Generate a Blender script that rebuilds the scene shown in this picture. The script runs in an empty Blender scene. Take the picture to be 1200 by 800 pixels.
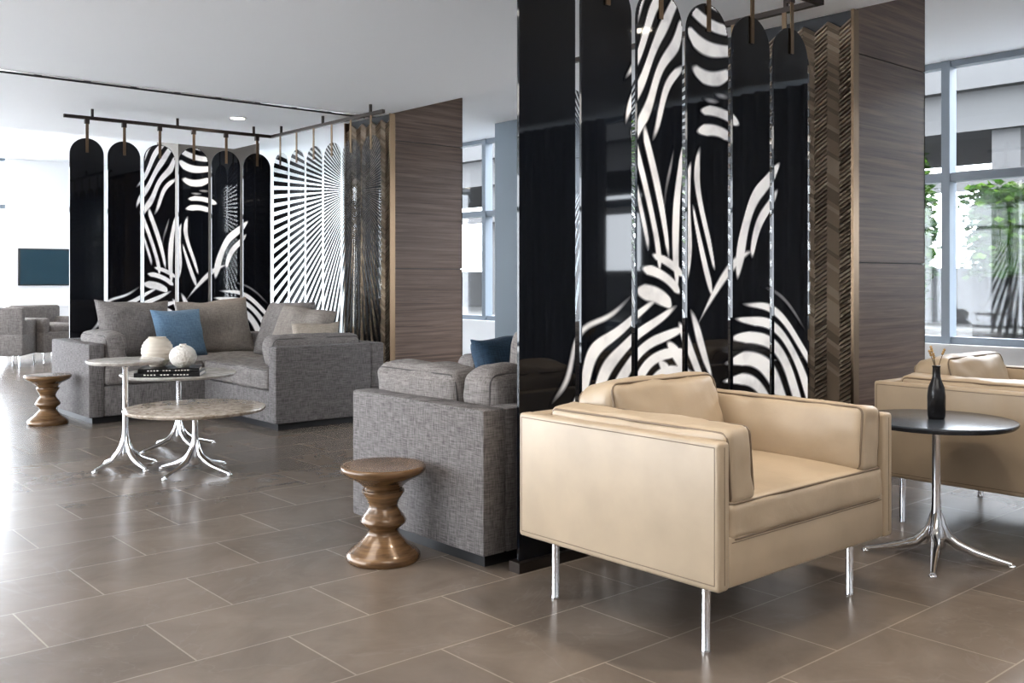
import bpy, bmesh, math, random
import numpy as np
from mathutils import Vector, Matrix, noise
random.seed(7)
scn = bpy.context.scene
coll = scn.collection
pi = math.pi

# ------------------------------------------------------------------ materials
def newmat(name):
    m = bpy.data.materials.new(name); m.use_nodes = True
    nt = m.node_tree; b = nt.nodes['Principled BSDF']
    return m, nt, b
def setp(b, color=None, rough=None, metal=None, spec=None, coat=None, trans=None):
    if color is not None: b.inputs['Base Color'].default_value = (*color, 1)
    if rough is not None: b.inputs['Roughness'].default_value = rough
    if metal is not None: b.inputs['Metallic'].default_value = metal
    if spec is not None: b.inputs['Specular IOR Level'].default_value = spec
    if coat is not None: b.inputs['Coat Weight'].default_value = coat
def plain(name, color, rough=.5, metal=0, spec=None, coat=None):
    m, nt, b = newmat(name); setp(b, color, rough, metal, spec, coat); return m
def N(nt, t, **kw):
    n = nt.nodes.new(t)
    for k, v in kw.items(): setattr(n, k, v)
    return n
def coords(nt, scale=(1,1,1), rot=(0,0,0)):
    tc = N(nt,'ShaderNodeTexCoord'); mp = N(nt,'ShaderNodeMapping')
    mp.inputs['Scale'].default_value = scale; mp.inputs['Rotation'].default_value = rot
    nt.links.new(tc.outputs['Object'], mp.inputs['Vector']); return mp.outputs['Vector']
def noisetex(nt, vec, scale, detail=4, rough=.5, dist=0):
    n = N(nt,'ShaderNodeTexNoise'); n.inputs['Scale'].default_value = scale
    n.inputs['Detail'].default_value = detail; n.inputs['Roughness'].default_value = rough
    n.inputs['Distortion'].default_value = dist
    nt.links.new(vec, n.inputs['Vector']); return n.outputs['Fac']
def ramp(nt, fac, stops):
    r = N(nt,'ShaderNodeValToRGB'); e = r.color_ramp.elements
    while len(e) < len(stops): e.new(.5)
    for i,(p,c) in enumerate(stops):
        e[i].position = p; e[i].color = (*c,1)
    nt.links.new(fac, r.inputs['Fac']); return r.outputs['Color']
def mixc(nt, f, a, b, mode='MIX'):
    m = N(nt,'ShaderNodeMix', data_type='RGBA', blend_type=mode)
    if isinstance(f,(int,float)): m.inputs[0].default_value = f
    else: nt.links.new(f, m.inputs[0])
    for i,x in ((6,a),(7,b)):
        if isinstance(x, tuple): m.inputs[i].default_value = (*x,1)
        else: nt.links.new(x, m.inputs[i])
    return m.outputs[2]
def bump(nt, b, h, strength, dist=.01):
    n = N(nt,'ShaderNodeBump'); n.inputs['Strength'].default_value = strength
    n.inputs['Distance'].default_value = dist
    nt.links.new(h, n.inputs['Height']); nt.links.new(n.outputs['Normal'], b.inputs['Normal'])

def fabric(name, c1, c2, rough=.9):
    m, nt, b = newmat(name); setp(b, c1, rough, spec=.2)
    v1 = coords(nt,(210,210,20)); v2 = coords(nt,(18,18,260))
    n1 = noisetex(nt, v1, 1, 2); n2 = noisetex(nt, v2, 1, 2)
    f = mixc(nt, .5, n1, n2)
    col = ramp(nt, f, [(.36,c2),(.64,c1)])
    nt.links.new(col, b.inputs['Base Color']); bump(nt, b, f, .4, .003)
    return m
def leather(name, c, st=.25, sc=9):
    m, nt, b = newmat(name); setp(b, c, .38, spec=.5)
    v = coords(nt); f = noisetex(nt, v, 5, 5)
    col = ramp(nt, f, [(.3,tuple(x*.91 for x in c)),(.7,tuple(min(1,x*1.06) for x in c))])
    nt.links.new(col, b.inputs['Base Color'])
    f2 = noisetex(nt, v, sc, 4, .5, .5); f3 = noisetex(nt, v, 300, 2)
    h = mixc(nt, .06, f2, f3)
    bump(nt, b, h, st, .012)
    return m
M_leather = leather('leather_beige', (.445,.355,.255), .26, 7)
M_leatherf = leather('leather_beige_taut', (.435,.347,.25), .08, 5)
M_leather_pipe = plain('leather_piping', (.19,.14,.095), .45)
M_grey = fabric('fabric_grey', (.235,.219,.214), (.086,.079,.077))
M_greyl = fabric('fabric_grey_light', (.280,.258,.245), (.125,.113,.107))
M_gpipe = plain('piping_grey', (.085,.078,.076), .9)
M_blue = fabric('fabric_blue', (.17,.27,.37), (.10,.165,.25), .6)
M_navy = fabric('fabric_navy', (.04,.08,.13), (.018,.035,.06), .6)
M_cream = fabric('fabric_cream', (.40,.35,.295), (.27,.23,.19))
M_warm = fabric('fabric_warm_grey', (.32,.285,.255), (.19,.165,.147))
M_plinth = plain('plinth_black', (.012,.012,.014), .5)
M_slot = plain('slot_dark', (.04,.04,.045), .6)
M_chrome = plain('chrome', (.85,.85,.87), .12, 1)
M_black = plain('black_glass', (.003,.004,.007), .03, 0, .5)
M_bronze = plain('bronze_metal', (.20,.14,.09), .3, .9)
M_dark = plain('dark_metal', (.05,.04,.035), .35, .8)

def art_white():
    m, nt, b = newmat('figure_print_glow'); setp(b, (.85,.85,.86), .06, spec=.4)
    at = N(nt,'ShaderNodeAttribute', attribute_name='val')
    c = ramp(nt, at.outputs['Fac'], [(.05,(.003,.004,.007)),(.5,(.25,.25,.26)),(1,(.88,.88,.88))])
    v = coords(nt); n = noisetex(nt, v, 6, 4)
    sh = ramp(nt, n, [(.3,(.66,.66,.68)),(.6,(1,1,1))])
    c = mixc(nt, 1.0, c, sh, 'MULTIPLY')
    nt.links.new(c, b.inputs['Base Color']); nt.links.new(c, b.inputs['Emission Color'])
    b.inputs['Emission Strength'].default_value = .35  # print glows by itself to imitate backlighting; it is no lamp
    return m
M_artw = art_white()
M_artk = plain('print_black', (.006,.006,.008), .25)

def clearglass(name, tint=(.97,.98,1), gl=.06):
    m = bpy.data.materials.new(name); m.use_nodes = True; nt = m.node_tree; nt.nodes.clear()
    o = N(nt,'ShaderNodeOutputMaterial'); mx = N(nt,'ShaderNodeMixShader')
    t = N(nt,'ShaderNodeBsdfTransparent'); g = N(nt,'ShaderNodeBsdfGlossy')
    t.inputs['Color'].default_value = (*tint,1); g.inputs['Roughness'].default_value = .03
    mx.inputs[0].default_value = gl
    nt.links.new(t.outputs[0], mx.inputs[1]); nt.links.new(g.outputs[0], mx.inputs[2])
    nt.links.new(mx.outputs[0], o.inputs['Surface']); return m
M_glass = clearglass('window_glass', (.97,.98,1), .04)
M_pglass = clearglass('panel_glass', (.90,.90,.89), .05)
def sheer_mat():
    m = bpy.data.materials.new('sheer_curtain'); m.use_nodes = True; nt = m.node_tree; nt.nodes.clear()
    o = N(nt,'ShaderNodeOutputMaterial'); mx = N(nt,'ShaderNodeMixShader'); t = N(nt,'ShaderNodeBsdfTranslucent'); d = N(nt,'ShaderNodeBsdfDiffuse')
    t.inputs['Color'].default_value = (.90,.92,.93,1); d.inputs['Color'].default_value = (.85,.87,.88,1); mx.inputs[0].default_value = .45
    nt.links.new(t.outputs[0], mx.inputs[1]); nt.links.new(d.outputs[0], mx.inputs[2]); nt.links.new(mx.outputs[0], o.inputs['Surface']); return m
M_sheer = sheer_mat()

def stool_mat():
    m, nt, b = newmat('walnut_bronze'); setp(b, (.3,.17,.08), .26, .15, coat=.3)
    v = coords(nt,(6,6,60)); f = noisetex(nt, v, 1, 5, .6)
    col = ramp(nt, f, [(.3,(.065,.033,.015)),(.7,(.235,.135,.060))])
    nt.links.new(col, b.inputs['Base Color']); return m
M_stool = stool_mat()

def stone(name, c1, c2, scale=30, rough=.2):
    m, nt, b = newmat(name); setp(b, c1, rough)
    v = coords(nt); f = noisetex(nt, v, scale, 6, .7, .6)
    col = ramp(nt, f, [(.38,c2),(.6,c1)])
    nt.links.new(col, b.inputs['Base Color']); return m
M_trav = stone('travertine', (.54,.47,.40), (.30,.24,.18), 22)
M_marble = stone('marble_light', (.62,.59,.55), (.40,.37,.34), 10)
M_slate = stone('slate_blue', (.05,.06,.075), (.02,.025,.035), 6, .22)

def wood_mat():
    m, nt, b = newmat('smoked_wood'); setp(b, (.15,.1,.08), .38, spec=.25)
    v = coords(nt,(1.0,1.0,42)); f = noisetex(nt, v, 1, 7, .7, .5)
    v2 = coords(nt,(.8,.8,2)); g = noisetex(nt, v2, 1.2, 2)
    c = ramp(nt, f, [(.32,(.055,.034,.026)),(.68,(.245,.170,.132))])
    k = ramp(nt, g, [(.3,(0,0,0)),(.8,(.55,.55,.55))])
    c2 = mixc(nt, k, c, (.115,.078,.061)); nt.links.new(c2, b.inputs['Base Color'])
    return m
M_wood = wood_mat()
M_hb = [plain('chevron_a',(.30,.235,.175),.38,.3), plain('chevron_b',(.20,.155,.115),.4,.3), plain('chevron_c',(.40,.325,.25),.35,.3)]

def floor_mat():
    m, nt, b = newmat('floor_tile'); setp(b, (.2,.16,.13), .2, spec=.5)
    v = coords(nt)
    br = N(nt,'ShaderNodeTexBrick'); br.offset = .5
    nt.links.new(v, br.inputs['Vector'])
    br.inputs['Scale'].default_value = 1; br.inputs['Brick Width'].default_value = .6
    br.inputs['Row Height'].default_value = .4; br.inputs['Mortar Size'].default_value = .0030
    br.inputs['Mortar Smooth'].default_value = .1; br.inputs['Bias'].default_value = 0
    br.inputs['Color1'].default_value = (.188,.154,.127,1); br.inputs['Color2'].default_value = (.150,.123,.102,1)
    br.inputs['Mortar'].default_value = (.29,.245,.205,1)
    n1 = noisetex(nt, v, 3.0, 8, .62, .6)
    c = ramp(nt, n1, [(.3,(.82,.82,.82)),(.7,(1.17,1.165,1.16))])
    mul = mixc(nt, 1.0, br.outputs['Color'], c, 'MULTIPLY')
    n2 = noisetex(nt, v, 1.3, 5, .6, .9)
    vein = ramp(nt, n2, [(.490,(0,0,0)),(.5,(1,1,1)),(.510,(0,0,0))])
    fn = mixc(nt, .015, mul, mixc(nt, 1.0, mul, vein, 'ADD'))
    nt.links.new(fn, b.inputs['Base Color'])
    b.inputs['Roughness'].default_value = .26
    inv = N(nt,'ShaderNodeMath', operation='SUBTRACT'); inv.inputs[0].default_value = 1
    nt.links.new(br.outputs['Fac'], inv.inputs[1]); bump(nt, b, inv.outputs[0], .3, .002)
    return m
M_floor = floor_mat()
M_ceil = plain('ceiling_paint', (.90,.92,.94), .7)
M_wall = plain('wall_paint', (.85,.86,.87), .7)
M_taupe = plain('wall_taupe', (.17,.15,.13), .6)
M_frame = plain('window_frame', (.22,.255,.295), .4)
M_bluecol = plain('column_bluegrey', (.20,.245,.285), .5)
M_curtain = plain('curtain_grey', (.30,.31,.33), .8)
M_conc = plain('concrete_light', (.085,.085,.086), .8, 0, 0)
M_pave = plain('pavement', (.12,.12,.118), .8, 0, 0)
def rock():
    m, nt, b = newmat('stone_wall'); b.inputs['Specular IOR Level'].default_value = 0; v = coords(nt)
    vo = N(nt,'ShaderNodeTexVoronoi'); vo.inputs['Scale'].default_value = 4; nt.links.new(v, vo.inputs['Vector'])
    c = ramp(nt, vo.outputs['Distance'], [(.1,(.045,.043,.041)),(.6,(.010,.010,.010))]); nt.links.new(c, b.inputs['Base Color']); return m
M_rock = rock()
M_leaf = plain('leaf_green', (.012,.034,.004), .9, 0, 0)
M_leaf2 = plain('leaf_green_light', (.036,.075,.008), .9, 0, 0)
M_trunk = plain('bark', (.05,.035,.02), .8, 0, 0)

# ------------------------------------------------------------------ helpers
def root(name, loc=(0,0,0), rz=0):
    e = bpy.data.objects.new(name, None); e.empty_display_size = .1
    e.location = loc; e.rotation_euler = (0,0,rz); coll.objects.link(e); return e
def fin(name, bm, mats, parent=None, loc=(0,0,0), rot=(0,0,0), smooth=True, ang=38, recalc=True):
    if recalc: bmesh.ops.recalc_face_normals(bm, faces=bm.faces)
    me = bpy.data.meshes.new(name); bm.to_mesh(me); bm.free()
    if not isinstance(mats,(list,tuple)): mats = [mats]
    for m in mats: me.materials.append(m)
    if smooth:
        me.polygons.foreach_set('use_smooth', [True]*len(me.polygons)); me.set_sharp_from_angle(angle=math.radians(ang))
    o = bpy.data.objects.new(name, me); coll.objects.link(o)
    o.location = loc; o.rotation_euler = rot
    if parent: o.parent = parent
    return o
def box(bm, x0,x1,y0,y1,z0,z1, bev=0, seg=2, mi=0):
    r = bmesh.ops.create_cube(bm, size=1)
    for v in r['verts']:
        v.co = Vector(((x0+x1)/2+v.co.x*(x1-x0),(y0+y1)/2+v.co.y*(y1-y0),(z0+z1)/2+v.co.z*(z1-z0)))
    fs = set(f for v in r['verts'] for f in v.link_faces)
    for f in fs: f.material_index = mi
    if bev:
        es = list(set(e for v in r['verts'] for e in v.link_edges))
        bmesh.ops.bevel(bm, geom=es, offset=bev, segments=seg, affect='EDGES', profile=.5)
def boxo(name, dims, mat, parent=None, bev=0, loc=(0,0,0), rot=(0,0,0)):
    bm = bmesh.new(); box(bm, *dims, bev=bev, seg=3); return fin(name, bm, mat, parent, loc, rot)
def lathe(bm, prof, seg=48, c=(0,0,0), mi=0):
    rings = []
    for r,z in prof:
        if r < 1e-5: rings.append([bm.verts.new((c[0],c[1],c[2]+z))])
        else: rings.append([bm.verts.new((c[0]+r*math.cos(2*pi*i/seg), c[1]+r*math.sin(2*pi*i/seg), c[2]+z)) for i in range(seg)])
    for a,b in zip(rings, rings[1:]):
        for i in range(seg):
            j = (i+1)%seg
            if len(a)==1 and len(b)==1: continue
            if len(a)==1: f = bm.faces.new((a[0],b[i],b[j]))
            elif len(b)==1: f = bm.faces.new((a[i],b[0],a[j]))
            else: f = bm.faces.new((a[i],b[i],b[j],a[j]))
            f.material_index = mi
def tube(bm, pts, rad, seg=10, closed=False, mi=0, flat=1.0):
    pts = [Vector(p) for p in pts]; n = len(pts)
    rads = rad if isinstance(rad,(list,tuple)) else [rad]*n
    rings = []; up = Vector((0,0,1))
    for i,p in enumerate(pts):
        if closed: t = pts[(i+1)%n]-pts[i-1]
        else: t = pts[min(i+1,n-1)]-pts[max(i-1,0)]
        t.normalize()
        u = up if abs(t.dot(up))<.95 else Vector((1,0,0))
        a = t.cross(u).normalized(); b = a.cross(t).normalized()
        rings.append([bm.verts.new(p + (a*math.cos(2*pi*k/seg) + b*flat*math.sin(2*pi*k/seg))*rads[i]) for k in range(seg)])
    m = n if closed else n-1
    for i in range(m):
        A, B = rings[i], rings[(i+1)%n]
        off = min(range(seg), key=lambda o: (A[0].co-B[o].co).length)
        for k in range(seg):
            f = bm.faces.new((A[k],A[(k+1)%seg],B[(k+1+off)%seg],B[(k+off)%seg])); f.material_index = mi
    if not closed:
        bm.faces.new(rings[0]).material_index = mi; bm.faces.new(rings[-1][::-1]).material_index = mi
def cushion(name, c, size, r, puff, mat, parent, rot=(0,0,0), pipe=None, axis=2, piper=.006, wr=.004, n=13, seed=0):
    hx,hy,hz = [s/2 for s in size]; h = (hx,hy,hz)
    bm = bmesh.new(); bmesh.ops.create_cube(bm, size=2)
    bmesh.ops.subdivide_edges(bm, edges=bm.edges[:], cuts=n, use_grid_fill=True)
    for v in bm.verts:
        s = [math.sin(pi/2*max(-1,min(1,x))) for x in v.co]
        p = Vector([s[i]*h[i] for i in range(3)])
        inn = Vector([max(-(h[i]-r), min(h[i]-r, p[i])) for i in range(3)])
        d = p-inn
        if d.length > 1e-6: p = inn + d.normalized()*r
        q = list(p)
        for i in range(3):
            j,k = (i+1)%3,(i+2)%3
            q[i] = p[i]*(1+puff[i]/h[i]*(1-s[j]**2)*(1-s[k]**2))
        p = Vector(q)
        w = noise.noise(p*7+Vector((seed*3.1,seed,0)))*wr + noise.noise(p*17+Vector((seed,0,seed*2)))*wr*.6
        p += (p-inn*.6).normalized()*w
        v.co = p
    o = fin(name, bm, mat, parent, c, rot, ang=180)
    if pipe:
        bm = bmesh.new(); a,b = [(1,2),(0,2),(0,1)][axis]; k = r*.29
        for sg in (-1,1):
            pts = []; rr = max(r*.9,.015)
            for (sx,sy,a0) in ((1,1,0),(-1,1,90),(-1,-1,180),(1,-1,270)):
                for t in range(5):
                    an = math.radians(a0+t*22.5)
                    p = [0,0,0]; p[a] = sx*(h[a]-k-rr)+rr*math.cos(an); p[b] = sy*(h[b]-k-rr)+rr*math.sin(an); p[axis] = sg*(h[axis]-k)
                    pts.append(p)
            dense = []
            for i in range(len(pts)):
                p,q = Vector(pts[i]),Vector(pts[(i+1)%len(pts)])
                m = max(1,int((q-p).length/.06))
                for t in range(m): dense.append(p.lerp(q,t/m))
            tube(bm, dense, piper, 8, True)
        fin(name+'_piping', bm, pipe, parent, c, rot, ang=180)
    return o
def pillow(name, c, w, hgt, t, mat, parent, rot=(0,0,0), seed=0):
    bm = bmesh.new(); bmesh.ops.create_cube(bm, size=2)
    bmesh.ops.subdivide_edges(bm, edges=bm.edges[:], cuts=17, use_grid_fill=True)
    for v in bm.verts:
        a,d,b = v.co
        k = math.sqrt(max(0,(1-a**4)*(1-b**4)))
        x = a*w/2*(1-.07*(1-b*b)); z = b*hgt/2*(1-.07*(1-a*a))
        y = d*t/2*(.06+.94*k)
        p = Vector((x,y,z)); p.y += noise.noise(p*8+Vector((seed*5,0,0)))*.022*k; p.z += noise.noise(p*5+Vector((seed*9,3,0)))*.02
        v.co = p
    return fin(name, bm, mat, parent, c, rot, ang=180)

# ------------------------------------------------------------------ room shell
CE = 2.67; CH = 2.92; XW = 8.0; X0 = -5.0; Y0 = -5.0; Y1 = 16.0
boxo('floor', (X0,XW+.15,Y0,Y1+.15,-.12,0), M_floor)
boxo('ceiling', (X0-.15,XW+.15,Y0-.15,Y1+.15,CH,CH+.15), M_ceil)
bm = bmesh.new()
box(bm, X0,5.17,Y0,7.92,CE,CH-.001); box(bm, X0,5.17,8.02,11.0,CE,CH-.001); box(bm, X0,5.17,7.92,8.02,CE+.06,CH-.001)
fin('ceiling_soffit', bm, M_ceil, smooth=False)
bm = bmesh.new(); box(bm, X0,5.1,7.915,7.930,CE-.004,CE+.06); box(bm, X0,5.1,8.010,8.022,CE-.008,CE+.06,mi=1)
box(bm,X0,5.1,7.93,8.01,CE+.04,CE+.06,mi=1)
x=X0
while x<5.0: box(bm,x,x+.30,7.955,7.985,CE+.0,CE+.05); x+=.36
fin('trim_1', bm, [plain('slot_trim',(.85,.85,.85),.25,.6),M_slot], smooth=False)
boxo('wall_back', (X0,XW,Y0-.15,Y0,0,CH), M_wall)

def windowwall(name, axis, pos, a0, a1, zs, zh, ztr, step, start, out=1):
    def bb(bm, u0,u1,w0,w1,z0,z1):
        if axis=='x': box(bm, pos+w0,pos+w1,u0,u1,z0,z1)
        else: box(bm, u0,u1,pos+w0,pos+w1,z0,z1)
    e = root(name)
    if zs > .05:
        bm = bmesh.new(); bb(bm,a0,a1,0,.15*out,0,zs); bb(bm,a0,a1,-.06*out,.15*out,zs,zs+.03); fin('sill_wall', bm, M_wall, e, smooth=False)
    bm = bmesh.new()
    bb(bm,a0,a1,.02*out,.12*out,zh-.05,CH); bb(bm,a0,a1,.02*out,.12*out,zs+.03,zs+.09)
    for z in ztr: bb(bm,a0,a1,.01*out,.12*out,z-.035,z+.035)
    u = start
    while u < a1:
        if u > a0: bb(bm,u-.035,u+.035,.0,.12*out,zs+.03,CH)
        u += step
    fin('frames', bm, M_frame, e, smooth=False)
    bm = bmesh.new(); bb(bm,a0,a1,.06*out,.068*out,zs+.05,zh); fin('glass', bm, M_glass, e, smooth=False)
windowwall('window_1','x',XW,Y0,Y1,.56,2.92,[1.96],1.5,3.76-9)
windowwall('window_2','y',Y1,X0,3.9,.05,2.92,[2.2],1.5,-4.2)
windowwall('unseen_window_3','x',X0,3.0,Y1,.05,2.92,[2.2],1.6,-4.2,-1)  # unseen window, added to bring light onto the left side of the armchair
boxo('wall_left', (X0-.15,X0,Y0,3.0,0,CH), M_wall)
boxo('wall_far', (3.9,XW,Y1,Y1+.15,0,CH), M_wall)
boxo('baseboard_far', (3.9,XW,Y1-.015,Y1,0,.1), M_wall)
boxo('wall_taupe_partition', (4.9,6.0,12.0,12.7,0,CH), M_taupe)
boxo('column_bluegrey', (7.3,7.85,7.75,8.7,0,CH), M_bluecol)

# wood clad columns
def woodcolumn(x0,x1,y0,y1):
    e = root('wood_clad_column',(x0,y0,0)); w=x1-x0; d=y1-y0
    boxo('core',(.012,w-.012,.012,d-.012,0,CH-.002),M_plinth,e)
    seams=[.08,1.22,2.42,CH-.004]
    bm=bmesh.new()
    for a,b in zip(seams,seams[1:]):
        box(bm,.03,w,0,.012,a+.003,b-.003); box(bm,.03,w,d-.012,d,a+.003,b-.003); box(bm,w-.012,w,0,d,a+.003,b-.003)
    fin('wood_panels',bm,M_wood,e,smooth=False)
    boxo('skirting',(.0,w+.004,-.004,d+.004,0,.08),M_plinth,e)
    bm=bmesh.new(); box(bm,-.03,.028,-.006,.012,0,CE-.003); box(bm,-.03,.028,d-.012,d+.006,0,CE-.003)
    fin('bronze_trim',bm,M_bronze,e,smooth=False)
    bm=bmesh.new(); cw=.077; n=int((d-.03)/cw); cw=(d-.03)/n; rise=.05; pitch=.026
    for c in range(n):
        ya=.015+c*cw; yb=ya+cw-.002; s = 1 if c%2 else -1
        z=.09
        while z+rise+pitch < CE-.01:
            za,zb = (z,z+rise) if s>0 else (z+rise,z)
            co=[(-.020,ya,za),(-.020,yb,zb),(-.004,yb,zb+pitch-.003),(-.004,ya,za+pitch-.003)]
            vs=[bm.verts.new(p) for p in co]+[bm.verts.new((.012,p[1],p[2])) for p in co]
            mi=random.choice((0,0,1,2))
            for q in ((0,1,2,3),(0,4,5,1),(1,5,6,2),(2,6,7,3),(3,7,4,0)):
                bm.faces.new([vs[k] for k in q]).material_index=mi
            z+=pitch
    fin('chevron_slats',bm,M_hb,e,smooth=False)
woodcolumn(5.17,6.0,2.95,3.95)
woodcolumn(5.17,6.0,7.65,8.45)

def curtain(name,y0,y1,x,mat):
    e=bmesh.new(); n=int((y1-y0)/.02); vs=[]
    for i in range(n+1):
        y=y0+(y1-y0)*i/n; xx=x+.035*math.sin(i*.75)+.012*math.sin(i*.31+1)
        vs.append((e.verts.new((xx,y,.01)),e.verts.new((xx,y,CH-.05))))
    for a,b in zip(vs,vs[1:]): e.faces.new((a[0],b[0],b[1],a[1]))
    fin(name,e,mat,ang=180)
curtain('curtain',-4.8,-1.7,7.75,M_curtain)
curtain('curtain',-1.2,1.2,7.75,M_curtain)  # unseen extra curtain, added to hide the bright window from the black panels' reflections
curtain('sheer_curtain',10.9,15.9,7.8,M_sheer)

# ------------------------------------------------------------------ hanging screens
def clip(poly, cx):
    out = poly
    for i in range(len(cx)):
        a, b = cx[i], cx[(i+1)%len(cx)]; inp = out; out = []
        if not inp: return []
        def side(p): return (b[0]-a[0])*(p[1]-a[1])-(b[1]-a[1])*(p[0]-a[0])
        for k in range(len(inp)):
            p, q = inp[k-1], inp[k]; sp, sq = side(p), side(q)
            if (sp>=0) != (sq>=0):
                t = sp/(sp-sq); out.append(tuple(p[m]+(q[m]-p[m])*t for m in range(len(p))))
            if sq>=0: out.append(q)
    return out
def stadium(u0,u1,z0,z1,n=20):
    r=(u1-u0)/2; c=(u0+u1)/2
    return [(u0,z0),(u1,z0)]+[(c+r*math.cos(pi*i/n), z1-r+r*math.sin(pi*i/n)) for i in range(n+1)]
def sst(x,a,b):
    t=np.clip((x-a)/(b-a),0,1); return t*t*(3-2*t)
# figure lit through slats: (cx,cz, rx,rz, tilt deg, ring centre x,z, period, phase, bias)
REG=[(.79,2.12,.165,.42,-14, 1.75,1.55,.080,0,.28),
     (1.17,2.22,.180,.27,0, 1.25,3.05,.120,1.2,.20),
     (1.22,1.86,.16,.15,14, 1.10,1.35,.11,.5,.25),
     (.76,1.48,.11,.34,10, -.6,1.2,.085,0,.15),
     (.96,1.42,.11,.38,-4, 2.6,1.2,.080,1,.20),
     (1.12,1.38,.075,.36,3, 2.8,1.7,.085,2,.20),
     (.82,1.12,.15,.16,-30, .5,.6,.085,.3,.35),
     (1.53,1.45,.095,.33,-30, 2.40,.95,.105,1.8,.45),
     (.60,.55,.42,.52,-26, 1.08,.12,.094,0,.50),
     (1.00,.60,.20,.36,-10, .30,.20,.094,.6,.40),
     (1.70,.56,.36,.53,26, 1.26,.10,.094,1.0,.50)]
def artfield(X,Z):
    V=np.zeros_like(X)
    wx=.018*np.sin(7*Z+3*X)+.010*np.sin(17*X+9*Z); wz=.018*np.sin(8*X-4*Z+1)+.010*np.sin(15*Z+6*X+2)
    for cx,cz,rx,rz,tl,ox,oz,per,ph,bias in REG:
        a=math.radians(tl); dx=X+wx-cx; dz=Z+wz-cz
        p=dx*math.cos(a)+dz*math.sin(a); q=-dx*math.sin(a)+dz*math.cos(a)
        d=1-((p/rx)**2+(q/rz)**2); m=np.clip(d*2.2,-.5,1)
        r=np.hypot(X+wx*1.4-ox,Z+wz*1.4-oz)
        s=np.sin(2*pi*r/per+ph)
        V=np.maximum(V, sst(s+bias-1.3*(1-m),-.25,.50))
    t=np.clip((1.50-X)/.42,0,1); zc=1.26-.34*t**1.3+.03*np.sin(t*pi); w=.036*np.sin(pi*np.clip(t*.94+.03,0,1))
    V=np.maximum(V, sst(w-np.abs(Z-zc),-.006,.018)*(X<1.50)*(X>1.08))
    return V
ZT=2.40; ZB=.04; PW=.335
def artmesh(parent, xleg_len):
    pw=xleg_len/6; sc=pw/PW; verts=[];faces=[];vals=[]
    st=.0055
    for i in range(6):
        u0=i*pw+.003; u1=i*pw+pw-.038; nu=int((u1-u0)/st); z0=ZB+.003; z1=ZT-.003; nz=int((z1-z0)/st)
        us=np.linspace(u0,u1,nu+1); zs=np.linspace(z0,z1,nz+1)
        X,Z=np.meshgrid(us,zs); V=artfield(X/sc,Z)
        r=(u1-u0)/2; c=(u0+u1)/2; ins=(Z<=z1-r)|(np.hypot(X-c,Z-(z1-r))<=r+.001)
        base=len(verts)
        verts+= [(a,-.0075,b) for a,b in zip(X.ravel(),Z.ravel())]; vals+=V.ravel().tolist()
        W=nu+1
        for j in range(nz):
            for k in range(nu):
                if V[j,k]+V[j+1,k]+V[j,k+1]+V[j+1,k+1] < .01: continue
                if ins[j,k] and ins[j+1,k] and ins[j,k+1] and ins[j+1,k+1]:
                    o=base+j*W+k; faces.append((o,o+1,o+W+1,o+W))
    me=bpy.data.meshes.new('figure_print_glow'); me.from_pydata(verts,[],faces)
    at=me.attributes.new('val','FLOAT','POINT'); at.data.foreach_set('value',vals)
    me.materials.append(M_artw); o=bpy.data.objects.new('figure_print_glow',me); coll.objects.link(o); o.parent=parent

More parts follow.
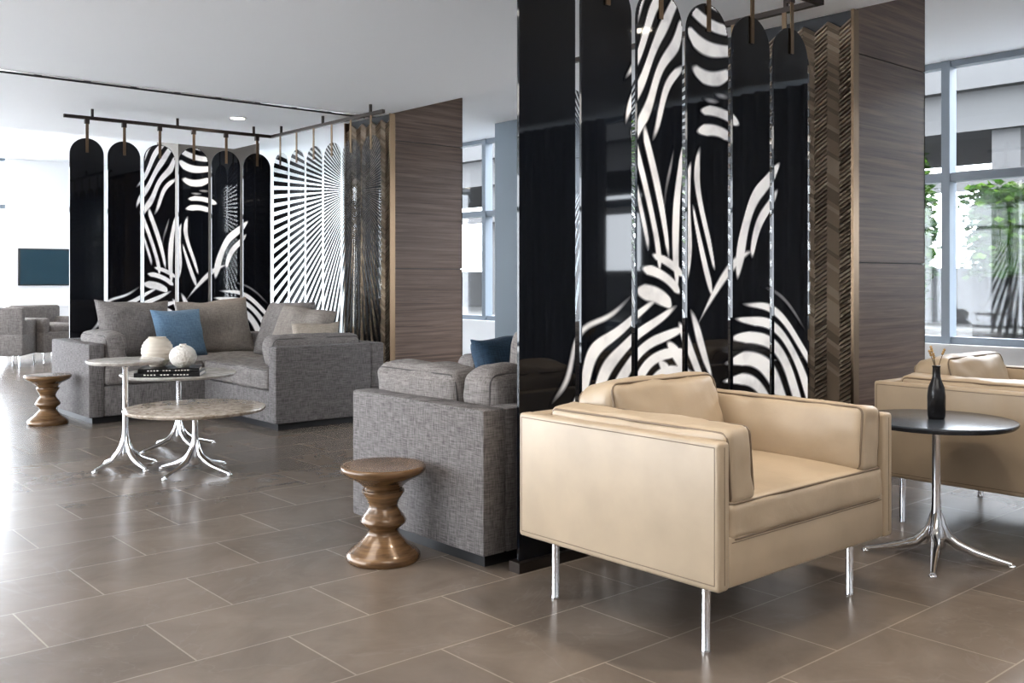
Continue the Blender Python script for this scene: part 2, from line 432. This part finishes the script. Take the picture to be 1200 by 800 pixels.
def fan_quads(cx,cz):
    out=[]; step=.058; a=0
    while a<2*pi:
        a0,a1=a,a+step*.54; R=3.2; r=.10
        out.append([(cx+r*math.cos(a0),cz+r*math.sin(a0)),(cx+R*math.cos(a0),cz+R*math.sin(a0)),(cx+R*math.cos(a1),cz+R*math.sin(a1)),(cx+r*math.cos(a1),cz+r*math.sin(a1))])
        a+=step
    return out
def screen(loc, ylen_sign, xleg_len, yleg_x, yleg_start, yleg_n):
    e=root('hanging_panel_screen',loc)
    bmk=bmesh.new(); bmr=bmesh.new(); bmg=bmesh.new(); bmw=bmesh.new()
    pw=xleg_len/6
    for i in range(6):
        u0=i*pw; u1=u0+pw-.035
        st=stadium(u0,u1,ZB,ZT)
        f=[bmk.verts.new((u,-.006,z)) for u,z in st]; g=[bmk.verts.new((u,.006,z)) for u,z in st]
        bmk.faces.new(f); bmk.faces.new(g[::-1])
        for k in range(len(f)): bmk.faces.new((f[k-1],f[k],g[k],g[k-1]))
        m=(u0+u1)/2
        box(bmr,m-.013,m+.013,-.014,-.008,ZT-.13,2.57,mi=1); box(bmr,m-.02,m+.02,-.016,.012,2.53,2.57)
    box(bmr,-.05,yleg_x+.015,-.015,.015,2.57,2.60)
    y0,y1=sorted((0,ylen_sign*(yleg_start+yleg_n*.335)))
    box(bmr,yleg_x-.015,yleg_x+.015,y0,y1,2.57,2.60)
    for t in (0.1,.5,.9):
        box(bmr,t*yleg_x-.01,t*yleg_x+.01,-.01,.01,2.60,CE); yy=y0+(y1-y0)*t; box(bmr,yleg_x-.01,yleg_x+.01,yy-.01,yy+.01,2.60,CE)
    box(bmr,-.02,xleg_len,-.03,.03,0,ZB); box(bmr,yleg_x-.03,yleg_x+.03,y0,y1,0,ZB-.002)
    fq=fan_quads(1.62,1.93)
    for i in range(yleg_n):
        u0=yleg_start+i*.335; u1=u0+.30
        st=stadium(u0,u1,ZB,ZT)
        f=[bmg.verts.new((yleg_x-.005,ylen_sign*u,z)) for u,z in st]; g=[bmg.verts.new((yleg_x+.005,ylen_sign*u,z)) for u,z in st]
        bmg.faces.new(f); bmg.faces.new(g[::-1])
        for k in range(len(f)): bmg.faces.new((f[k-1],f[k],g[k],g[k-1]))
        for q in fq:
            c=clip(q,st)
            if len(c)>2: bmw.faces.new([bmw.verts.new((yleg_x-.0065,ylen_sign*a,b)) for a,b in c])
        m=ylen_sign*(u0+u1)/2
        box(bmr,yleg_x-.014,yleg_x-.008,m-.013,m+.013,ZT-.13,2.57,mi=1)
    fin('black_panels',bmk,M_black,e,smooth=False); artmesh(e,xleg_len)
    fin('rail_and_rods',bmr,[M_dark,M_bronze],e,smooth=False); fin('glass_panels',bmg,M_pglass,e,smooth=False)
    fin('sunburst_print',bmw,M_artk,e,smooth=False)
screen((2.50,2.84,0), 1, 2.03, 2.12, .06, 6)
screen((2.78,9.25,0), -1, 2.0, 1.98, .06, 6)

# ------------------------------------------------------------------ leather armchair
def armchair(loc):
    e=root('leather_armchair',loc)
    bm=bmesh.new()
    for s in (-1,1):
        a,b=sorted((s*.5,s*.445)); box(bm,a,b,-.435,.435,.22,.655,bev=.012,seg=3)
    box(bm,-.446,.446,.38,.434,.22,.654,bev=.012,seg=3)
    fin('frame_panels',bm,M_leatherf,e)
    boxo('seat_rail',(-.446,.446,-.43,.39,.222,.375),M_leatherf,e,bev=.010)
    bm=bmesh.new()
    for x in (-.5,.5):
        for zz in (.240,.640):
            tube(bm,[(x*.999,-.42,zz),(x*.999,.42,zz)],.0018,6)
        for s in (-1,1): tube(bm,[(x*.999,s*.42,.24),(x*.999,s*.42,.64)],.0018,6)
    for x in (-.472,.472): tube(bm,[(x,-.4345,.24),(x,-.4345,.64)],.0018,6)
    tube(bm,[(-.43,-.4295,.355),(.43,-.4295,.355)],.0018,6)
    fin('seam_stitching',bm,M_leather_pipe,e)
    cushion('seat_cushion',(0,-.03,.415),(.885,.81,.12),.026,(0,.004,.022),M_leather,e,pipe=M_leather_pipe,seed=1,piper=.004,n=27,wr=.007)
    for i,s in enumerate((-1,1)):
        cushion('arm_cushion_%d'%(i+1),(s*.372,-.045,.572),(.125,.76,.230),.026,(.020,.003,.006),M_leather,e,rot=(0,s*.10,0),pipe=M_leather_pipe,axis=0,seed=3+i,wr=.010,piper=.004,n=27)
    cushion('back_cushion',(0,.235,.600),(.60,.19,.31),.042,(.005,.03,.012),M_leather,e,rot=(-.25,0,0),pipe=M_leather_pipe,axis=1,seed=7,wr=.015,piper=.004,n=27)
    bm=bmesh.new()
    for x in (-.41,.41):
        for y in (-.32,.34): lathe(bm,[(0,0),(.015,0),(.016,.004),(.0135,.01),(.0135,.222),(0,.222)],20,(x,y,0))
    fin('legs',bm,M_chrome,e)
armchair((2.80,2.175,0))
armchair((4.76,1.905,0))

# ------------------------------------------------------------------ L sofa
def sofa(loc,Lx,W2,s,throw,near):
    e=root('sectional_sofa',loc); D=.95
    def B(x0,x1,y0,y1,z0,z1): return (x0,x1,min(s*y0,s*y1),max(s*y0,s*y1),z0,z1)
    bm=bmesh.new(); box(bm,*B(.04,Lx-.04,.04,D-.04,0,.06)); box(bm,*B(Lx-D+.04,Lx-.04,D-.05,W2-.04,0,.06)); fin('plinth',bm,M_plinth,e,smooth=False)
    bm=bmesh.new()
    bv=.014
    box(bm,*B(0,.12,0,D,.05,.62),bev=bv); box(bm,*B(.118,Lx,0,.12,.05,.62),bev=bv)
    box(bm,*B(Lx-.12,Lx,.118,W2,.05,.62),bev=bv); box(bm,*B(Lx-D,Lx-.118,W2-.12,W2,.05,.62),bev=bv)
    box(bm,*B(.118,Lx-.118,.118,D-.005,.05,.29),bev=bv); box(bm,*B(Lx-D+.005,Lx-.118,D-.02,W2-.118,.05,.29),bev=bv)
    fin('frame',bm,M_grey,e)
    def C(n,x0,x1,y0,y1,z0,z1,r,puff,mat=M_greyl,rot=(0,0,0),ax=2,seed=0):
        cushion(n,((x0+x1)/2,s*(y0+y1)/2,(z0+z1)/2),(x1-x0,abs(y1-y0),z1-z0),r,puff,mat,e,rot=rot,pipe=M_gpipe,axis=ax,seed=seed,wr=.012,piper=.003,n=17)
    C('seat_cushion_1',.12,Lx-D,.12,D+.01,.29,.45,.035,(0,0,.02),seed=11)
    C('seat_cushion_2',Lx-D-.01,Lx-.12,.12,D,.29,.45,.035,(0,0,.02),seed=12)
    C('seat_cushion_3',Lx-D-.01,Lx-.12,D,W2-.12,.29,.45,.035,(0,0,.02),seed=13)
    zt=.745 if near else .70
    C('arm_cushion_1',.13,.30,.33,D+.0,.45,zt,.05,(.03,0,.01),ax=0,rot=(0,-.12,0),seed=14)
    if near:
        C('corner_cushion',.13,.42,.12,.31,.45,.75,.05,(0,.03,.02),ax=1,seed=15)
        for i in range(2):
            C('back_cushion_%d'%(i+1),.39+i*.77,1.10+i*.77,.15,.34,.44,.91,.06,(0,.05,.02),ax=1,rot=(s*.18,0,.05*(i-.5)),seed=16+i)
        C('back_cushion_3',Lx-.34,Lx-.14,.55,1.2,.44,.80,.07,(.04,0,.03),ax=0,rot=(0,.18,0),seed=20)
    else:
        pillow('back_pillow_1',(.60,-.27,.67),.64,.56,.24,M_greyl,e,rot=(-.30,.03,.02),seed=1)
        pillow('back_pillow_2',(1.34,-.27,.67),.66,.56,.24,M_warm,e,rot=(-.34,-.06,-.08),seed=2)
        pillow('back_pillow_3',(1.66,-.95,.67),.62,.54,.24,M_greyl,e,rot=(-.38,0,-1.45),seed=3)
        pillow('back_pillow_4',(1.56,-1.42,.66),.56,.50,.20,M_warm,e,rot=(-.45,.1,-1.2),seed=4)
    C('arm_cushion_2',Lx-D+.03,Lx-.13,W2-.30,W2-.12,.45,.69,.055,(0,.03,.01),ax=1,rot=(s*-.05,0,0),seed=22)
    for (x,y,z,w_,rz,tx,mt) in throw:
        pillow('throw_pillow',(x,s*y,z),w_,w_*.95,.15,mt,e,rot=(tx,0,rz),seed=x)
sofa((2.40,2.93,0),2.0,1.7,1,[(1.12,1.22,.64,.36,.1,-.3,M_navy)],True)
sofa((2.50,8.80,0),1.88,2.2,-1,[(.90,.50,.655,.46,.12,-.35,M_blue),(1.50,1.78,.60,.38,-.5,-.3,M_cream)],False)

# ------------------------------------------------------------------ stools
def stool(loc):
    bm=bmesh.new()
    lathe(bm,[(0,.372),(.10,.374),(.155,.381),(.165,.381),(.171,.374),(.169,.360),(.155,.345),(.105,.320),(.078,.296),(.075,.285),(.084,.281),(.085,.274),(.066,.245),(.057,.222),(.06,.208),(.082,.178),(.092,.160),(.090,.150),(.066,.130),(.060,.118),(.066,.104),(.100,.066),(.135,.040),(.148,.026),(.149,.010),(.142,0),(0,0)],64)
    fin('turned_stool',bm,M_stool,None,loc,ang=50)
stool((2.20,3.32,0)); stool((2.28,8.12,0))

# ------------------------------------------------------------------ pedestal tables
def pedestal(loc,h,r,spread,top,rz=0.3,name='pedestal_table'):
    e=root(name,loc,rz)
    bm=bmesh.new(); lathe(bm,[(0,h-.022),(r-.012,h-.022),(r-.003,h-.014),(r,h-.006),(r-.003,h-.001),(r-.008,h),(0,h)],72); fin('top',bm,top,e)
    bm=bmesh.new()
    lathe(bm,[(0,h-.022),(.06,h-.022),(.06,h-.028),(.022,h-.040),(.0165,h-.05),(.0165,.26),(.019,.20),(.026,.14),(.036,.10),(.036,.06),(.02,.045),(0,.045)],32)
    for k in range(4):
        a=pi/2*k; ca,sa=math.cos(a),math.sin(a)
        pr=[(.012,.19,.010),(.022,.14,.015),(.040,.10,.019),(.075,.068,.019),(spread*.5,.045,.016),(spread*.75,.028,.013),(spread*.93,.016,.011),(spread,.012,.010)]
        tube(bm,[(ca*q,sa*q,z) for q,z,_ in pr],[w for _,_,w in pr],12)
        lathe(bm,[(0,0),(.014,0),(.016,.004),(.014,.010),(0,.018)],16,(ca*spread,sa*spread,0))
    fin('base',bm,M_chrome,e,ang=60)
    return e
pedestal((2.10,5.93,0),.645,.22,.20,M_marble,.25)
pedestal((2.36,5.53,0),.38,.40,.25,M_trav,.45)
pedestal((2.61,6.38,0),.505,.37,.26,M_marble,.15)
pedestal((3.88,1.86,0),.565,.30,.27,M_slate,.4)

# books
e=root('coffee_table_books',(2.50,6.24,.506),-.55)
M_bk=plain('book_black',(.01,.01,.012),.3); M_pg=plain('paper',(.8,.77,.7),.8)
for i,(w,d,z,rz,hh) in enumerate(((.40,.29,0,0,.026),(.37,.26,.027,.07,.024))):
    bm=bmesh.new(); box(bm,-w/2,w/2,-d/2,d/2,0,.003); box(bm,-w/2,w/2,-d/2,d/2,hh-.003,hh); box(bm,-w/2,w/2,-d/2,-d/2+.003,0,hh); box(bm,-w/2+.005,w/2-.005,-d/2+.003,d/2-.006,.003,hh-.003,mi=1)
    for k in range(14):
        x=-w*.35+k*w*.05
        if k in(4,8): continue
        box(bm,x,x+w*.03,-d/2-.0006,-d/2,hh*.35,hh*.65,mi=1)
    fin('book_%d'%(i+1),bm,[M_bk,M_pg],e,(0,0,z),(0,0,rz),smooth=False)
def vase_mat():
    m,nt,b=newmat('ceramic_white'); setp(b,(.74,.70,.64),.55)
    v=coords(nt); vo=N(nt,'ShaderNodeTexVoronoi'); vo.inputs['Scale'].default_value=55; nt.links.new(v,vo.inputs['Vector'])
    bump(nt,b,vo.outputs['Distance'],.8,.01); return m
M_vase=vase_mat(); M_vase2=plain('ceramic_ivory',(.60,.54,.46),.5)
def ballvase(loc,r,sq,mouth,mat,ribs=0):
    bm=bmesh.new(); pr=[(0,0),(r*.45,0)]; m=26
    t0=-pi/2+.45; t1=pi/2-mouth
    for i in range(1,m+1):
        t=t0+(t1-t0)*i/m; rr=r*(1+.03*math.sin(i*ribs)) if ribs else r
        pr.append((rr*math.cos(t),sq*(r*.88+r*.92*math.sin(t))))
    zt=pr[-1][1]; rt=pr[-1][0]
    pr+=[(rt*1.02,zt+.008),(rt*.85,zt+.008),(rt*.8,zt-.03),(0,zt-.05)]
    lathe(bm,pr,48); fin('round_vase',bm,mat,None,loc,ang=60)
ballvase((2.45,6.34,.557),.100,1.12,.6,M_vase2,2.1); ballvase((2.545,6.155,.557),.085,.95,.25,M_vase)

# bottle vase with sprigs
e=root('bottle_vase',(3.88,1.86,.566))
bm=bmesh.new(); lathe(bm,[(0,0),(.030,0),(.034,.01),(.035,.09),(.031,.125),(.019,.155),(.0155,.17),(.0145,.205),(.017,.212),(.012,.212),(.011,.18),(0,.17)],32); fin('bottle',bm,plain('black_ceramic',(.01,.01,.012),.25),e)
bm=bmesh.new()
for dx,dy,h in((.025,-.018,.27),(-.018,.018,.265),(.008,.025,.28),(-.025,0,.255)):
    tube(bm,[(0,0,.15),(dx*.4,dy*.4,.22),(dx,dy,h)],.0012,6,mi=0)
    for t in range(3):
        r=bmesh.ops.create_icosphere(bm,subdivisions=1,radius=.006,matrix=Matrix.Translation((dx*(.85+.12*t),dy*(.85+.12*t),h-.010+.008*t)))
        for v in r['verts']:
            for f in v.link_faces: f.material_index=1
fin('sprigs',bm,[M_trunk,plain('bud_ochre',(.40,.25,.10),.6)],e)

# ------------------------------------------------------------------ far seating zone
def tubchair(loc,rz):
    e=root('lounge_chair',loc,rz)
    bm=bmesh.new(); box(bm,-.38,.38,-.36,.36,.14,.42,bev=.03); box(bm,-.38,-.27,-.36,.36,.40,.60,bev=.03); box(bm,.27,.38,-.36,.36,.40,.60,bev=.03); box(bm,-.38,.38,.24,.36,.40,.76,bev=.04)
    fin('shell',bm,M_greyl,e)
    cushion('seat',(0,-.06,.45),(.52,.58,.12),.04,(0,0,.02),M_greyl,e)
    bm=bmesh.new()
    for x in(-.33,.33):
        for y in(-.31,.31): tube(bm,[(x,y,0),(x*.95,y*.95,.15)],.012,8)
    fin('legs',bm,M_chrome,e)
tubchair((3.35,14.0,0),2.6); tubchair((4.05,14.35,0),.4)
e=root('side_table',(4.75,15.5,0)); boxo('top',(-.45,.45,-.3,.3,.70,.74),M_wall,e,bev=.005)
bm=bmesh.new()
for x in(-.4,.4):
    for y in(-.25,.25): box(bm,x-.02,x+.02,y-.02,y+.02,0,.70)
fin('legs',bm,M_wall,e,smooth=False)
e=root('wall_television',(4.45,Y1-.03,1.3)); boxo('bezel',(-.38,.38,-.02,.025,-.28,.28),M_plinth,e,bev=.005)
boxo('display',(-.36,.36,-.024,-.019,-.26,.26),plain('tv_screen',(.02,.05,.07),.15),e)

# ------------------------------------------------------------------ outside
boxo('ground_outside',(XW+.15,60,-30,50,-.3,-.02),M_pave)
e=root('parking_deck',(20,0,0)); bm=bmesh.new(); box(bm,0,6,-20,40,4.1,5.4); box(bm,-.3,0,-20,40,4.9,5.7)
for k in range(-4,9): box(bm,.2,.8,k*4+.0,k*4+.55,-.02,4.1)
box(bm,5.6,6,-20,40,-.02,1.4); box(bm,-.1,.1,-20,40,2.9,3.3)
fin('deck_structure',bm,M_conc,e,smooth=False)
boxo('stone_retaining_wall',(18.3,18.9,-2,8.1,-.02,1.15),M_rock)
def foliage(name,c,ext,n,s=.12,trunk=False):
    bm=bmesh.new()
    for i in range(n):
        while True:
            q=Vector([random.uniform(-1,1) for _ in range(3)])
            if q.length<1: break
        q=q.normalized()*(.5+.5*random.random())
        if not trunk: q=Vector([random.uniform(-1,1) for _ in range(3)])
        p=Vector((q.x*ext[0],q.y*ext[1],q.z*ext[2]))+Vector([random.gauss(0,.06) for _ in range(3)])
        R=Matrix.Rotation(random.uniform(0,6.28),3,'Z')@Matrix.Rotation(random.uniform(0,6.28),3,'X')
        vs=[bm.verts.new(p+R@Vector(v)*s*random.uniform(.6,1.2)) for v in((-.5,0,0),(0,-.3,.05),(.5,0,0),(0,.3,.05))]
        bm.faces.new(vs).material_index=random.choice((0,0,1))
    if trunk:
        tube(bm,[(0,0,-c[2]),(0.05,0,-c[2]/2),(0,.05,0)],.08,8,mi=2)
    else:
        box(bm,-ext[0]*.6,ext[0]*.6,-ext[1]*.95,ext[1]*.95,-ext[2]*.95,ext[2]*.8,mi=0)
    fin(name,bm,[M_leaf,M_leaf2,M_trunk],None,c,smooth=False,recalc=False)
foliage('hedge',(18.6,3.2,1.98),(.75,4.9,.80),26000,.20)
foliage('tree',(17.3,9.0,2.0),(.6,.60,1.7),9000,.17,True)
foliage('tree',(16,14.5,2.8),(1.4,1.4,2.0),2600,.2,True)

# ------------------------------------------------------------------ lights
M_em=bpy.data.materials.new('downlight_glow'); M_em.use_nodes=True
nt=M_em.node_tree; nt.nodes.clear(); o=N(nt,'ShaderNodeOutputMaterial'); em=N(nt,'ShaderNodeEmission'); em.inputs['Strength'].default_value=25; em.inputs['Color'].default_value=(1,.9,.75,1)
nt.links.new(em.outputs[0],o.inputs['Surface'])
def downlight(x,y,z,p=60):
    e=root('recessed_downlight',(x,y,z))
    bm=bmesh.new(); lathe(bm,[(0,-.002),(.065,-.002)],24); fin('lens',bm,M_em,e)
    bm=bmesh.new(); lathe(bm,[(.065,-.001),(.065,-.006),(.085,-.004),(.088,0)],24); fin('ring',bm,M_wall,e)
    l=bpy.data.lights.new('lamp','SPOT'); l.energy=p; l.spot_size=2.0; l.spot_blend=.8; l.shadow_soft_size=.06; l.color=(1,.89,.75)
    lo=bpy.data.objects.new('lamp',l); lo.location=(0,0,-.02); lo.parent=e; coll.objects.link(lo)
for x,y in((4.2,8.85),(2.9,1.2),(4.6,1.6),(3.9,-1),(2.9,2.25)): downlight(x,y,CE)
for x,y in((3.2,13.5),(2.6,12.0),(4.05,15.2),(6.6,5.2)): downlight(x,y,CH)
def area(name,loc,sx,sy,p,col=(1,.95,.89)):
    l=bpy.data.lights.new(name,'AREA'); l.shape='RECTANGLE'; l.size=sx; l.size_y=sy; l.energy=p; l.color=col
    o=bpy.data.objects.new(name,l); o.location=loc; coll.objects.link(o)
for x,y in((.8,.2),(.6,3.6),(-2,3.5),(1.6,-1.2),(-.8,6.2)): area('unseen_fill_light',(x,y,CE-.01),1.4,1.4,34)  # unseen area lights, added to brighten the room from above
s=bpy.data.lights.new('sun','SUN'); s.energy=3.0; s.angle=.03; so=bpy.data.objects.new('sun',s); so.rotation_euler=(0,math.radians(-25),math.radians(15)); coll.objects.link(so)
w=bpy.data.worlds.new('sky'); scn.world=w; w.use_nodes=True; bg=w.node_tree.nodes['Background']
bg.inputs['Color'].default_value=(.92,.965,1,1); bg.inputs['Strength'].default_value=11

# ------------------------------------------------------------------ camera
cam=bpy.data.cameras.new('camera'); co=bpy.data.objects.new('camera',cam); coll.objects.link(co)
co.location=(0,0,1.13); co.rotation_euler=(pi/2,0,math.radians(-41)); cam.lens=34.5; cam.sensor_width=36; cam.shift_y=-.0617; cam.clip_end=200
scn.camera=co
scn.view_settings.view_transform='Standard'; scn.view_settings.look='None'; scn.view_settings.exposure=.28; scn.view_settings.gamma=.92
